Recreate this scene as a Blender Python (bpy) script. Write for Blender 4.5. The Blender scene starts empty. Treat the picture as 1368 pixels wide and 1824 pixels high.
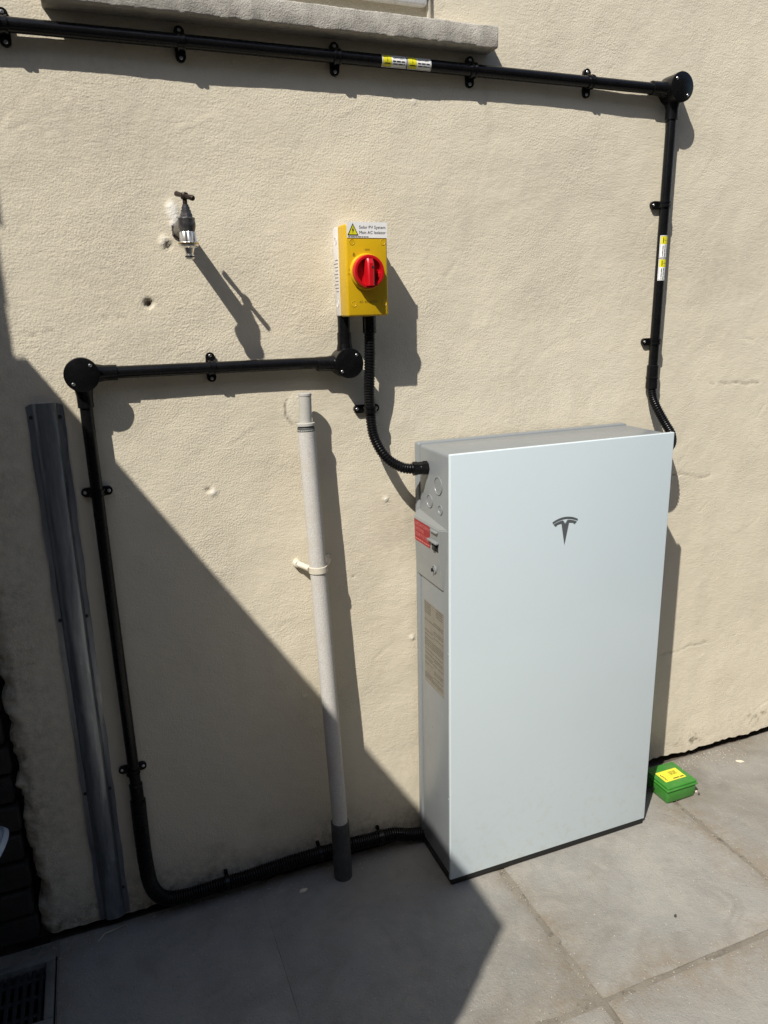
import bpy, bmesh, math, random
import numpy as np
from mathutils import Vector, Matrix

random.seed(7)
SC = bpy.context.scene
COL = SC.collection
R = math.radians

# ------------------------------------------------------------------ camera
def set_camera():
    yaw, pitch, roll = R(21.0097), R(15.271), R(-1.4355)
    f = Vector((math.sin(yaw)*math.cos(pitch), math.cos(yaw)*math.cos(pitch), -math.sin(pitch)))
    r = Vector((math.cos(yaw), -math.sin(yaw), 0)); u = r.cross(f)
    c, s = math.cos(roll), math.sin(roll)
    r2 = r*c + u*s; u2 = u*c - r*s
    m = Matrix(((r2.x, u2.x, -f.x), (r2.y, u2.y, -f.y), (r2.z, u2.z, -f.z)))
    cam = bpy.data.cameras.new('camera'); o = bpy.data.objects.new('camera', cam); COL.objects.link(o)
    o.matrix_world = Matrix.Translation((-0.7024, -1.6393, 1.4251)) @ m.to_4x4()
    cam.sensor_fit = 'VERTICAL'; cam.sensor_height = 24.0; cam.lens = 1328.65/1824*24.0
    cam.clip_start = 0.02; cam.clip_end = 400
    SC.camera = o
set_camera()

# ------------------------------------------------------------------ sky, sun, exposure
SUN = Vector((1.2, 1.0, -1.85)).normalized()
w = bpy.data.worlds.new('World'); SC.world = w; w.use_nodes = True
nt = w.node_tree; nt.nodes.clear()
sky = nt.nodes.new('ShaderNodeTexSky'); sky.sky_type = 'NISHITA'; sky.sun_disc = False
sky.sun_elevation = math.asin(-SUN.z); sky.sun_rotation = math.atan2(-SUN.x, -SUN.y)
bg = nt.nodes.new('ShaderNodeBackground'); bg.inputs['Strength'].default_value = 0.128
wo = nt.nodes.new('ShaderNodeOutputWorld')
nt.links.new(sky.outputs[0], bg.inputs[0]); nt.links.new(bg.outputs[0], wo.inputs[0])
sl = bpy.data.lights.new('sun', 'SUN'); sl.energy = 5.0; sl.angle = R(0.53); sl.color = (1.0, 0.95, 0.87)
so = bpy.data.objects.new('sun', sl); COL.objects.link(so)
so.rotation_euler = SUN.to_track_quat('-Z', 'Y').to_euler()
so.location = (-3, -3, 6)
vs = SC.view_settings
vs.view_transform = 'Standard'; vs.look = 'None'; vs.gamma = 1.0; vs.exposure = 0.19; vs.use_curve_mapping = False

# ------------------------------------------------------------------ materials
def N(nt, t, **kw):
    n = nt.nodes.new(t)
    for k, v in kw.items():
        if k.startswith('i_'): n.inputs[k[2:].replace('_', ' ')].default_value = v
        else: setattr(n, k, v)
    return n
def mixc(nt, fac, a, b, mode='MIX'):
    m = nt.nodes.new('ShaderNodeMix'); m.data_type = 'RGBA'; m.blend_type = mode
    for sock, v in ((m.inputs[0], fac), (m.inputs[6], a), (m.inputs[7], b)):
        if hasattr(v, 'is_linked'): nt.links.new(v, sock)
        else: sock.default_value = v if not isinstance(v, tuple) else (v + (1,) if len(v) == 3 else v)
    return m.outputs[2]
def ramp(nt, src, p0, p1, c0=(0, 0, 0, 1), c1=(1, 1, 1, 1)):
    r = nt.nodes.new('ShaderNodeValToRGB'); e = r.color_ramp.elements
    e[0].position = p0; e[0].color = c0; e[1].position = p1; e[1].color = c1
    nt.links.new(src, r.inputs[0]); return r.outputs[0]
def base(name):
    m = bpy.data.materials.new(name); m.use_nodes = True
    nt = m.node_tree; b = nt.nodes['Principled BSDF']
    geo = nt.nodes.new('ShaderNodeNewGeometry')
    return m, nt, b, geo.outputs['Position']
def noise(nt, pos, scale, detail=3, rough=.55, dist=0):
    n = N(nt, 'ShaderNodeTexNoise'); n.inputs['Scale'].default_value = scale
    n.inputs['Detail'].default_value = detail; n.inputs['Roughness'].default_value = rough
    n.inputs['Distortion'].default_value = dist
    nt.links.new(pos, n.inputs['Vector']); return n.outputs['Fac']
def bump(nt, b, h, dist, strength=1.0, prev=None, fw=None):
    n = N(nt, 'ShaderNodeBump')
    if fw: n.inputs['Filter Width'].default_value = fw
    n.inputs['Strength'].default_value = strength
    n.inputs['Distance'].default_value = dist; nt.links.new(h, n.inputs['Height'])
    if prev is not None: nt.links.new(prev, n.inputs['Normal'])
    nt.links.new(n.outputs[0], b.inputs['Normal']); return n.outputs[0]

def simple(name, col, rough=.45, metal=0.0, var=.12, vscale=25, bscale=300, bdist=.0002, spec=.5, coat=0.0, dust=None, dustamt=.35):
    """plain stuff: colour with slight mottling, uneven gloss and fine relief"""
    m, nt, b, pos = base(name)
    nz = noise(nt, pos, vscale, 5, .6)
    lo = tuple(c*(1-var) for c in col); hi = tuple(min(1, c*(1+var)) for c in col)
    c = mixc(nt, ramp(nt, nz, .3, .7), lo, hi)
    if dust:
        d = noise(nt, pos, 60, 6, .7)
        k = nt.nodes.new('ShaderNodeMath'); k.operation = 'MULTIPLY'; k.inputs[1].default_value = dustamt
        nt.links.new(ramp(nt, d, .48, .75), k.inputs[0])
        c = mixc(nt, k.outputs[0], c, dust)
    nt.links.new(c, b.inputs['Base Color'])
    rr = N(nt, 'ShaderNodeMapRange'); rr.inputs['To Min'].default_value = max(.02, rough-.07); rr.inputs['To Max'].default_value = min(1, rough+.1)
    nt.links.new(noise(nt, pos, 40, 4), rr.inputs['Value']); nt.links.new(rr.outputs[0], b.inputs['Roughness'])
    b.inputs['Metallic'].default_value = metal
    b.inputs['Specular IOR Level'].default_value = spec
    b.inputs['Coat Weight'].default_value = coat
    if bdist: bump(nt, b, noise(nt, pos, bscale, 3), bdist)
    return m

def mat_render():
    m, nt, b, pos = base('cream_painted_render')
    big = noise(nt, pos, 2.2, 4, .6)
    mid = noise(nt, pos, 14, 5, .65)
    c = mixc(nt, ramp(nt, big, .3, .7), (.65, .592, .468), (.725, .662, .525))
    c = mixc(nt, ramp(nt, mid, .25, .8), c, (.69, .625, .487))
    a = N(nt, 'ShaderNodeAttribute'); a.attribute_name = 'dirt_shade'
    dn = noise(nt, pos, 55, 6, .75)
    mm = nt.nodes.new('ShaderNodeMath'); mm.operation = 'MULTIPLY'
    nt.links.new(a.outputs['Fac'], mm.inputs[0]); nt.links.new(ramp(nt, dn, .32, .62), mm.inputs[1])
    c = mixc(nt, mm.outputs[0], c, (.17, .135, .095))
    a2 = N(nt, 'ShaderNodeAttribute'); a2.attribute_name = 'pale'
    c = mixc(nt, a2.outputs['Fac'], c, (.86, .84, .78))
    a3 = N(nt, 'ShaderNodeAttribute'); a3.attribute_name = 'bare'
    c = mixc(nt, a3.outputs['Fac'], c, (.11, .09, .075))
    nt.links.new(c, b.inputs['Base Color'])
    b.inputs['Roughness'].default_value = .82; b.inputs['Specular IOR Level'].default_value = .25
    # fine stucco relief: grains + slanted trowel strokes
    g = noise(nt, pos, 265, 2, .5)
    mp = N(nt, 'ShaderNodeMapping'); mp.inputs['Rotation'].default_value = (0, R(38), 0); mp.inputs['Scale'].default_value = (45, 60, 150)
    nt.links.new(pos, mp.inputs['Vector'])
    st = N(nt, 'ShaderNodeTexNoise'); st.inputs['Scale'].default_value = 1.0; st.inputs['Detail'].default_value = 4
    nt.links.new(mp.outputs[0], st.inputs['Vector'])
    n1 = bump(nt, b, st.outputs['Fac'], .0015, .4, None, .15)
    area = N(nt, 'ShaderNodeMapRange'); area.inputs['To Min'].default_value = .35; area.inputs['To Max'].default_value = 1.0
    area.inputs['From Min'].default_value = .3; area.inputs['From Max'].default_value = .65
    nt.links.new(noise(nt, pos, 3.1, 4, .6, .8), area.inputs['Value'])
    gm = nt.nodes.new('ShaderNodeMath'); gm.operation = 'MULTIPLY'
    nt.links.new(g, gm.inputs[0]); nt.links.new(area.outputs[0], gm.inputs[1])
    bump(nt, b, gm.outputs[0], .0014, 1.0, n1, .12)
    return m

def mat_slab():
    m, nt, b, pos = base('grey_concrete_paving')
    oi = N(nt, 'ShaderNodeObjectInfo')
    c = mixc(nt, ramp(nt, noise(nt, pos, 3.0, 6, .62, .4), .3, .7), (.222, .215, .198), (.275, .262, .234))
    c = mixc(nt, ramp(nt, noise(nt, pos, 11, 6, .7), .45, .78), c, (.30, .282, .245))
    c = mixc(nt, ramp(nt, noise(nt, pos, 7, 6, .7, 1.0), .52, .8), c, (.195, .18, .158))
    v = N(nt, 'ShaderNodeMapRange'); v.inputs['To Min'].default_value = .93; v.inputs['To Max'].default_value = 1.06
    nt.links.new(oi.outputs['Random'], v.inputs['Value'])
    cc = N(nt, 'ShaderNodeCombineColor')
    for i in range(3): nt.links.new(v.outputs[0], cc.inputs[i])
    c = mixc(nt, 1.0, c, cc.outputs[0], 'MULTIPLY')
    at = N(nt, 'ShaderNodeAttribute'); at.attribute_name = 'dust'
    dm = nt.nodes.new('ShaderNodeMath'); dm.operation = 'MULTIPLY'; dm.use_clamp = True
    nt.links.new(at.outputs['Fac'], dm.inputs[0]); nt.links.new(ramp(nt, noise(nt, pos, 26, 6, .75), .36, .62), dm.inputs[1])
    c = mixc(nt, dm.outputs[0], c, (.225, .19, .145))
    fl = noise(nt, pos, 190, 3, .6)
    c = mixc(nt, ramp(nt, fl, .65, .73), c, (.42, .395, .35))
    c = mixc(nt, ramp(nt, noise(nt, pos, 75, 2, .4), .80, .815), c, (.62, .59, .53))
    c = mixc(nt, ramp(nt, noise(nt, pos, 1.7, 5, .65, 1.2), .5, .7), c, mixc(nt, 1.0, c, (.80, .78, .74), 'MULTIPLY'))
    c = mixc(nt, ramp(nt, noise(nt, pos, 33, 5, .8), .60, .74), c, (.19, .165, .135))
    c = mixc(nt, ramp(nt, noise(nt, pos, 130, 2), .72, .78), c, (.12, .105, .09))
    nt.links.new(c, b.inputs['Base Color'])
    b.inputs['Roughness'].default_value = .85; b.inputs['Specular IOR Level'].default_value = .25
    n1 = bump(nt, b, noise(nt, pos, 24, 7, .68), .006, .7, None, .2)
    bump(nt, b, noise(nt, pos, 230, 3, .6), .0019, 1.0, n1, .12)
    return m

def mat_mortar():
    m, nt, b, pos = base('sandy_mortar')
    c = mixc(nt, ramp(nt, noise(nt, pos, 9, 6, .7), .3, .7), (.155, .137, .110), (.25, .222, .178))
    c = mixc(nt, ramp(nt, noise(nt, pos, 40, 5, .7), .55, .72), c, (.08, .068, .055))
    nt.links.new(c, b.inputs['Base Color']); b.inputs['Roughness'].default_value = .95
    bump(nt, b, noise(nt, pos, 240, 4, .7), .003, 1.0)
    return m

def mat_concrete(name, lo, hi, dist=.003):
    m, nt, b, pos = base(name)
    c = mixc(nt, ramp(nt, noise(nt, pos, 12, 6, .7), .3, .7), lo, hi)
    c = mixc(nt, ramp(nt, noise(nt, pos, 160, 3, .7), .64, .72), c, tuple(x*.45 for x in lo))
    nt.links.new(c, b.inputs['Base Color']); b.inputs['Roughness'].default_value = .92
    n1 = bump(nt, b, noise(nt, pos, 60, 5, .6), dist, .8)
    bump(nt, b, noise(nt, pos, 300, 4, .7), dist*.7, 1.0, n1)
    return m

def mat_speckle():
    m, nt, b, pos = base('speckled_grey_pipe')
    c = mixc(nt, ramp(nt, noise(nt, pos, 420, 2, .5), .46, .56), (.47, .455, .43), (.58, .56, .52))
    c = mixc(nt, ramp(nt, noise(nt, pos, 20, 5), .5, .8), c, (.50, .465, .40))
    nt.links.new(c, b.inputs['Base Color']); b.inputs['Roughness'].default_value = .7
    bump(nt, b, noise(nt, pos, 420, 2), .0006)
    return m

def mat_galv():
    m, nt, b, pos = base('galvanised_steel')
    mp = N(nt, 'ShaderNodeMapping'); mp.inputs['Scale'].default_value = (1, 1, .12); nt.links.new(pos, mp.inputs['Vector'])
    c = mixc(nt, ramp(nt, noise(nt, mp.outputs[0], 60, 5, .7), .3, .7), (.17, .19, .215), (.36, .385, .42))
    c = mixc(nt, ramp(nt, noise(nt, mp.outputs[0], 22, 4, .7, .6), .58, .74), c, (.58, .59, .60))
    nt.links.new(c, b.inputs['Base Color']); b.inputs['Metallic'].default_value = .8
    b.inputs['Roughness'].default_value = .36
    bump(nt, b, noise(nt, mp.outputs[0], 30, 4), .0010, .5)
    return m

M = dict(
    wall=mat_render(), slab=mat_slab(), mortar=mat_mortar(), galv=mat_galv(), speckle=mat_speckle(),
    sill=mat_concrete('sill_concrete', (.36, .34, .30), (.47, .44, .385)),
    soil=mat_concrete('bare_ground', (.16, .14, .115), (.25, .225, .19), .01),
    stone=mat_concrete('old_wall_block', (.055, .050, .044), (.10, .09, .08), .006),
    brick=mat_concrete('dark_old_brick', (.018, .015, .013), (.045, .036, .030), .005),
    brickfar=mat_concrete('brown_brickwork', (.10, .072, .055), (.18, .125, .095), .006),
    soilgap=mat_concrete('dark_soil', (.06, .047, .036), (.13, .105, .08), .004),
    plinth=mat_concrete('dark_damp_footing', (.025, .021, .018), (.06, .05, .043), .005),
    frame=mat_concrete('gully_frame_concrete', (.11, .105, .092), (.19, .18, .16), .002),
    black=simple('black_pvc', (.0045, .0045, .005), .25, var=.25, bdist=.0001, spec=.28, dust=(.03, .028, .026), dustamt=.12),
    blackflex=simple('black_flexible_conduit', (.0045, .0045, .005), .28, var=.2, bdist=0, spec=.35, dust=(.03, .028, .026), dustamt=.15),
    blackrub=simple('black_rubber', (.008, .008, .008), .6, bdist=.0002),
    void=simple('dark_cavity', (.006, .005, .005), .95, bdist=0),
    steel=simple('zinc_screw', (.55, .55, .54), .33, 1.0, bdist=0),
    darksteel=simple('dark_nail', (.05, .05, .052), .5, .6, bdist=0),
    white=simple('white_sticker', (.82, .82, .80), .42, var=.03, bdist=0),
    yellow=simple('yellow_sticker', (.72, .66, .02), .42, var=.05, bdist=0),
    ink=simple('black_print', (.012, .012, .014), .5, bdist=0),
    blueink=simple('dark_blue_print', (.015, .015, .05), .5, bdist=0),
    isoyel=simple('yellow_switch_plastic', (.60, .375, .006), .36, var=.04, bdist=.00008, bscale=500),
    isogrey=simple('light_grey_switch_plastic', (.62, .60, .58), .45, var=.04, bdist=.00008),
    isoink=simple('brown_print', (.14, .085, .01), .5, bdist=0),
    red=simple('red_switch_plastic', (.50, .006, .012), .30, var=.06, bdist=.00006),
    redlab=simple('red_sticker', (.27, .003, .010), .4, var=.05, bdist=0),
    pink=simple('pale_print_on_red', (.62, .19, .18), .5, bdist=0),
    glass=simple('white_glass_front', (.59, .675, .71), .15, var=.012, vscale=3, bdist=.00004, bscale=30, coat=.25),
    body=simple('grey_painted_metal', (.205, .222, .232), .30, var=.03, bdist=.00006, bscale=400),
    bodylite=simple('grey_moulded_cover', (.215, .228, .23), .32, var=.03, bdist=.00006, bscale=400),
    glassdummy=None,
    labelgrey=simple('grey_rating_label', (.195, .180, .150), .45, var=.12, vscale=70, bdist=0),
    labelink=simple('faded_print', (.09, .08, .062), .5, bdist=0),
    darkgrey=simple('grey_emblem', (.10, .112, .115), .35, var=.04, bdist=0),
    green=simple('green_plastic', (.040, .21, .026), .38, var=.10, bdist=.0001, bscale=400, dust=(.20, .24, .15), dustamt=.3),
    yelgreen=simple('yellow_paper_label', (.74, .66, .05), .5, var=.04, bdist=0),
    greypvc=simple('grey_pvc', (.43, .42, .385), .5, var=.05, dust=(.6, .57, .5), dustamt=.3),
    bluegrey=simple('pale_grey_plastic', (.42, .46, .50), .35, var=.05),
    boot=simple('dark_grey_pipe', (.05, .054, .053), .6, var=.15, dust=(.16, .15, .13)),
    creamclip=simple('cream_painted_clip', (.62, .57, .47), .6, var=.12, dust=(.3, .24, .17), dustamt=.5),
    bronze=simple('dull_tap_metal', (.075, .072, .075), .36, .55, var=.3, vscale=120, bdist=.0003, dust=(.42, .40, .36), dustamt=.4),
    rusty=simple('tarnished_handle', (.038, .027, .023), .42, .6, var=.4, vscale=150, bdist=.0003),
    chrome=simple('chrome', (.86, .84, .80), .34, 1.0, var=.05, bdist=0),
    brass=simple('brass', (.60, .42, .12), .28, 1.0, var=.15, bdist=0),
    iron=simple('cast_iron', (.03, .03, .032), .6, .3, var=.3),
    upvc=simple('white_window_frame', (.78, .78, .76), .4, var=.05, dust=(.45, .42, .36), dustamt=.5),
    pane=simple('window_glass', (.03, .035, .04), .06, var=.02, bdist=0),
    chip=simple('pale_chip', (.62, .55, .43), .8, var=.2),
    pebble=simple('dark_pebble', (.05, .045, .04), .8, var=.3),
    grit=simple('sandy_grit', (.36, .32, .26), .9, var=.45, vscale=300),
    straw=simple('dry_straw', (.45, .38, .26), .8, var=.2),
)

del M['glassdummy']
def add_splash(m):
    nt = m.node_tree; b = nt.nodes['Principled BSDF']; l = b.inputs['Base Color'].links[0]; src = l.from_socket
    geo = nt.nodes.new('ShaderNodeNewGeometry'); sp = nt.nodes.new('ShaderNodeSeparateXYZ'); nt.links.new(geo.outputs['Position'], sp.inputs[0])
    mr = N(nt, 'ShaderNodeMapRange'); mr.inputs['From Min'].default_value = .30; mr.inputs['From Max'].default_value = .02
    mr.inputs['To Min'].default_value = .05; mr.inputs['To Max'].default_value = .55; nt.links.new(sp.outputs['Z'], mr.inputs['Value'])
    k = nt.nodes.new('ShaderNodeMath'); k.operation = 'MULTIPLY'
    nt.links.new(ramp(nt, noise(nt, geo.outputs['Position'], 45, 6, .75), .52, .75), k.inputs[0]); nt.links.new(mr.outputs[0], k.inputs[1])
    nt.links.new(mixc(nt, k.outputs[0], src, (.52, .50, .45)), b.inputs['Base Color'])
    rr = N(nt, 'ShaderNodeMapRange'); rr.inputs['To Min'].default_value = .08; rr.inputs['To Max'].default_value = .26
    nt.links.new(noise(nt, geo.outputs['Position'], 4.5, 6, .6, 1.5), rr.inputs['Value']); nt.links.new(rr.outputs[0], b.inputs['Roughness'])
add_splash(M['glass'])

# ------------------------------------------------------------------ object helpers
WORLD = {}
def tag(o, label, cat, group=None):
    o['label'] = label; o['category'] = cat
    if group: o['group'] = group
    return o
def thing(name, loc, label, cat, group=None):
    o = bpy.data.objects.new(name, None); COL.objects.link(o); o.location = loc
    o.empty_display_size = .05; WORLD[o] = Vector(loc)
    return tag(o, label, cat, group)
def link_mesh(name, me, mat, parent=None, sharp=35, origin=None):
    co = np.empty(len(me.vertices)*3, 'f'); me.vertices.foreach_get('co', co); co = co.reshape(-1, 3)
    if origin is None:
        lo, hi = co.min(0), co.max(0); origin = Vector(((lo[0]+hi[0])/2, (lo[1]+hi[1])/2, (lo[2]+hi[2])/2))
    origin = Vector(origin)
    co = co - np.array(origin, 'f'); me.vertices.foreach_set('co', co.ravel())
    if sharp is not None:
        me.polygons.foreach_set('use_smooth', [True]*len(me.polygons)); me.set_sharp_from_angle(angle=R(sharp))
    me.materials.append(mat); me.update()
    o = bpy.data.objects.new(name, me); COL.objects.link(o)
    WORLD[o] = origin
    if parent is not None:
        o.parent = parent; o.location = origin - WORLD[parent]
    else: o.location = origin
    return o
def part(name, bm, mat, parent=None, sharp=35, origin=None):
    bmesh.ops.recalc_face_normals(bm, faces=bm.faces)
    me = bpy.data.meshes.new(name); bm.to_mesh(me); bm.free()
    return link_mesh(name, me, mat, parent, sharp, origin)
def NB(): return bmesh.new()

def add_box(bm, lo, hi, bev=0, seg=2):
    t = bmesh.new(); bmesh.ops.create_cube(t, size=1)
    for v in t.verts:
        v.co = Vector([(lo[i]+hi[i])/2 + v.co[i]*(hi[i]-lo[i]) for i in range(3)])
    if bev: bmesh.ops.bevel(t, geom=list(t.edges), offset=bev, segments=seg, affect='EDGES', profile=.5)
    me = bpy.data.meshes.new('t'); t.to_mesh(me); t.free(); bm.from_mesh(me); bpy.data.meshes.remove(me)
    return bm
def box(lo, hi, bev=0, seg=2): return add_box(NB(), lo, hi, bev, seg)

def frames(path):
    P = [Vector(p) for p in path]; T = []
    for i in range(len(P)):
        a = P[max(0, i-1)]; b = P[min(len(P)-1, i+1)]; T.append((b-a).normalized())
    up = Vector((0, 0, 1)) if abs(T[0].z) < .9 else Vector((0, 1, 0))
    n = (up - T[0]*up.dot(T[0])).normalized(); out = []
    for i in range(len(P)):
        n = (n - T[i]*n.dot(T[i])).normalized(); out.append((P[i], T[i], n, T[i].cross(n)))
    return out
def add_tube(bm, path, rad, n=20, cap=True):
    fr = frames(path); rings = []
    for i, (p, t, a, b) in enumerate(fr):
        r = rad[i] if isinstance(rad, (list, tuple)) else rad
        rings.append([bm.verts.new(p + (a*math.cos(2*math.pi*k/n) + b*math.sin(2*math.pi*k/n))*r) for k in range(n)])
    for A, B_ in zip(rings, rings[1:]):
        for k in range(n): bm.faces.new((A[k], A[(k+1) % n], B_[(k+1) % n], B_[k]))
    if cap:
        bm.faces.new(rings[0]); bm.faces.new(rings[-1])
    return bm
def tube(path, rad, n=20, cap=True): return add_tube(NB(), path, rad, n, cap)
def add_lathe(bm, o, ax, prof, n=28):
    """prof: (distance along axis, radius)"""
    o = Vector(o); ax = Vector(ax).normalized()
    path = [o + ax*d for d, r in prof]
    up = Vector((0, 0, 1)) if abs(ax.z) < .9 else Vector((0, 1, 0))
    a = (up - ax*up.dot(ax)).normalized(); b = ax.cross(a); rings = []
    for p, (d, r) in zip(path, prof):
        rings.append([bm.verts.new(p + (a*math.cos(2*math.pi*k/n) + b*math.sin(2*math.pi*k/n))*max(r, 1e-5)) for k in range(n)])
    for A, B_ in zip(rings, rings[1:]):
        for k in range(n): bm.faces.new((A[k], A[(k+1) % n], B_[(k+1) % n], B_[k]))
    bm.faces.new(rings[0]); bm.faces.new(rings[-1])
    return bm
def lathe(o, ax, prof, n=28): return add_lathe(NB(), o, ax, prof, n)
def smooth_path(pts, step=.004):
    P = [Vector(p) for p in pts]; P = [P[0]*2-P[1]] + P + [P[-1]*2-P[-2]]; out = []
    for i in range(1, len(P)-2):
        p0, p1, p2, p3 = P[i-1:i+3]; m = max(2, int((p2-p1).length/step))
        for k in range(m):
            t = k/m
            out.append(.5*((2*p1) + (p2-p0)*t + (2*p0-5*p1+4*p2-p3)*t*t + (3*p1-p0-3*p2+p3)*t**3))
    out.append(P[-2]); return out
def resample(path, step):
    d = [0]
    for a, b in zip(path, path[1:]): d.append(d[-1] + (b-a).length)
    n = int(d[-1]/step); out = []; j = 0
    for i in range(n+1):
        s = min(i*step, d[-1]-1e-9)
        while d[j+1] < s: j += 1
        out.append(path[j].lerp(path[j+1], (s-d[j])/(d[j+1]-d[j])))
    return out
def corrugated(pts, r, pitch=.0062):
    p = resample(smooth_path(pts, .002), pitch/4)
    rad = [r*(1.0, .97, .80, .97)[i % 4] for i in range(len(p))]
    return tube(p, rad, 18)
def add_prism(bm, poly, M_, h):
    """poly 2D points, M_(u,v,w)->xyz, extruded from w=0 to w=h"""
    a = [bm.verts.new(M_(u, v, 0)) for u, v in poly]; b = [bm.verts.new(M_(u, v, h)) for u, v in poly]
    n = len(poly)
    bm.faces.new(b); bm.faces.new(a[::-1])
    for k in range(n): bm.faces.new((a[k], a[(k+1) % n], b[(k+1) % n], b[k]))
    return bm
def prism(poly, M_, h): return add_prism(NB(), poly, M_, h)
def plate(M_, u0, u1, v0, v1, h, nu=1, nv=1):
    """thin sheet following a mapped surface, real thickness h"""
    bm = NB(); top = []; bot = []
    for i in range(nu+1):
        top.append([]); bot.append([])
        for j in range(nv+1):
            u = u0+(u1-u0)*i/nu; v = v0+(v1-v0)*j/nv
            top[-1].append(bm.verts.new(M_(u, v, h))); bot[-1].append(bm.verts.new(M_(u, v, 0)))
    for i in range(nu):
        for j in range(nv):
            bm.faces.new((top[i][j], top[i+1][j], top[i+1][j+1], top[i][j+1]))
    rim = [(i, 0) for i in range(nu+1)] + [(nu, j) for j in range(1, nv+1)] + [(i, nv) for i in range(nu-1, -1, -1)] + [(0, j) for j in range(nv-1, 0, -1)]
    for (a, b), (c, d) in zip(rim, rim[1:]+rim[:1]):
        bm.faces.new((bot[a][b], bot[c][d], top[c][d], top[a][b]))
    return bm
def text_mesh(s, size, align='LEFT'):
    cu = bpy.data.curves.new('t', 'FONT'); cu.body = s; cu.size = size; cu.align_x = align; cu.resolution_u = 2
    o = bpy.data.objects.new('t', cu); COL.objects.link(o)
    dg = bpy.context.evaluated_depsgraph_get(); me = bpy.data.meshes.new_from_object(o.evaluated_get(dg))
    bpy.data.objects.remove(o); bpy.data.curves.remove(cu); return me
def lettering(name, s, size, M_, u, v, h, mat, parent, align='LEFT', fit=None, bold=0):
    me = text_mesh(s, size, align); sx = 1
    xs = [p.co.x for p in me.vertices]
    if fit: sx = fit/(max(xs)-min(xs))
    for p in me.vertices: p.co = Vector(M_(u + p.co.x*sx, v + p.co.y, h))
    me.materials.clear()
    return link_mesh(name, me, mat, parent, None)
def dashes(name, rows, M_, h, mat, parent, seed=0):
    """rows of word-like bars standing in for print too small to read: (u0,u1,v,height)"""
    rnd = random.Random(seed); bm = NB()
    for u0, u1, v, hh in rows:
        u = u0
        while u < u1-.0005:
            wl = min(rnd.uniform(2.5, 7)*hh, u1-u)
            bm.faces.new([bm.verts.new(M_(*q, h)) for q in ((u, v), (u+wl, v), (u+wl, v+hh), (u, v+hh))])
            u += wl + hh*.8
    return part(name, bm, mat, parent, None)

def screw(p, ax, r, parent, mat='steel', name='screw'):
    ax = Vector(ax).normalized()
    bm = lathe(Vector(p), ax, [(-.002, r*.9), (.0004, r), (.0011, r*.8), (.0013, r*.42), (.0005, r*.36), (.0005, .0001)], 14)
    return part(name, bm, M[mat], parent)

# ------------------------------------------------------------------ numpy value noise
_G = {}
def vnoise(x, z, s, seed):
    if seed not in _G: _G[seed] = np.random.RandomState(seed).rand(256, 256)
    G = _G[seed]
    X = x/s + 100; Z = z/s + 100; xi = np.floor(X).astype(int); zi = np.floor(Z).astype(int)
    fx = X-xi; fz = Z-zi; fx = fx*fx*(3-2*fx); fz = fz*fz*(3-2*fz)
    g = lambda a, b: G[a % 256, b % 256]
    return ((g(xi, zi)*(1-fx)+g(xi+1, zi)*fx)*(1-fz) + (g(xi, zi+1)*(1-fx)+g(xi+1, zi+1)*fx)*fz)*2-1

# ------------------------------------------------------------------ the house wall
def grid_axis(a, b, fine, tail, ntail):
    n = int(round((b-a)/fine)); ax = list(np.linspace(a, b, n+1))
    return ax + list(np.linspace(b, tail, ntail+1)[1:])
def blob(X, Z, cx, cz, r, soft=.5, asp=1.0):
    d = np.sqrt((X-cx)**2 + ((Z-cz)*asp)**2)/r
    return np.clip((1-d)/soft, 0, 1)

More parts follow.
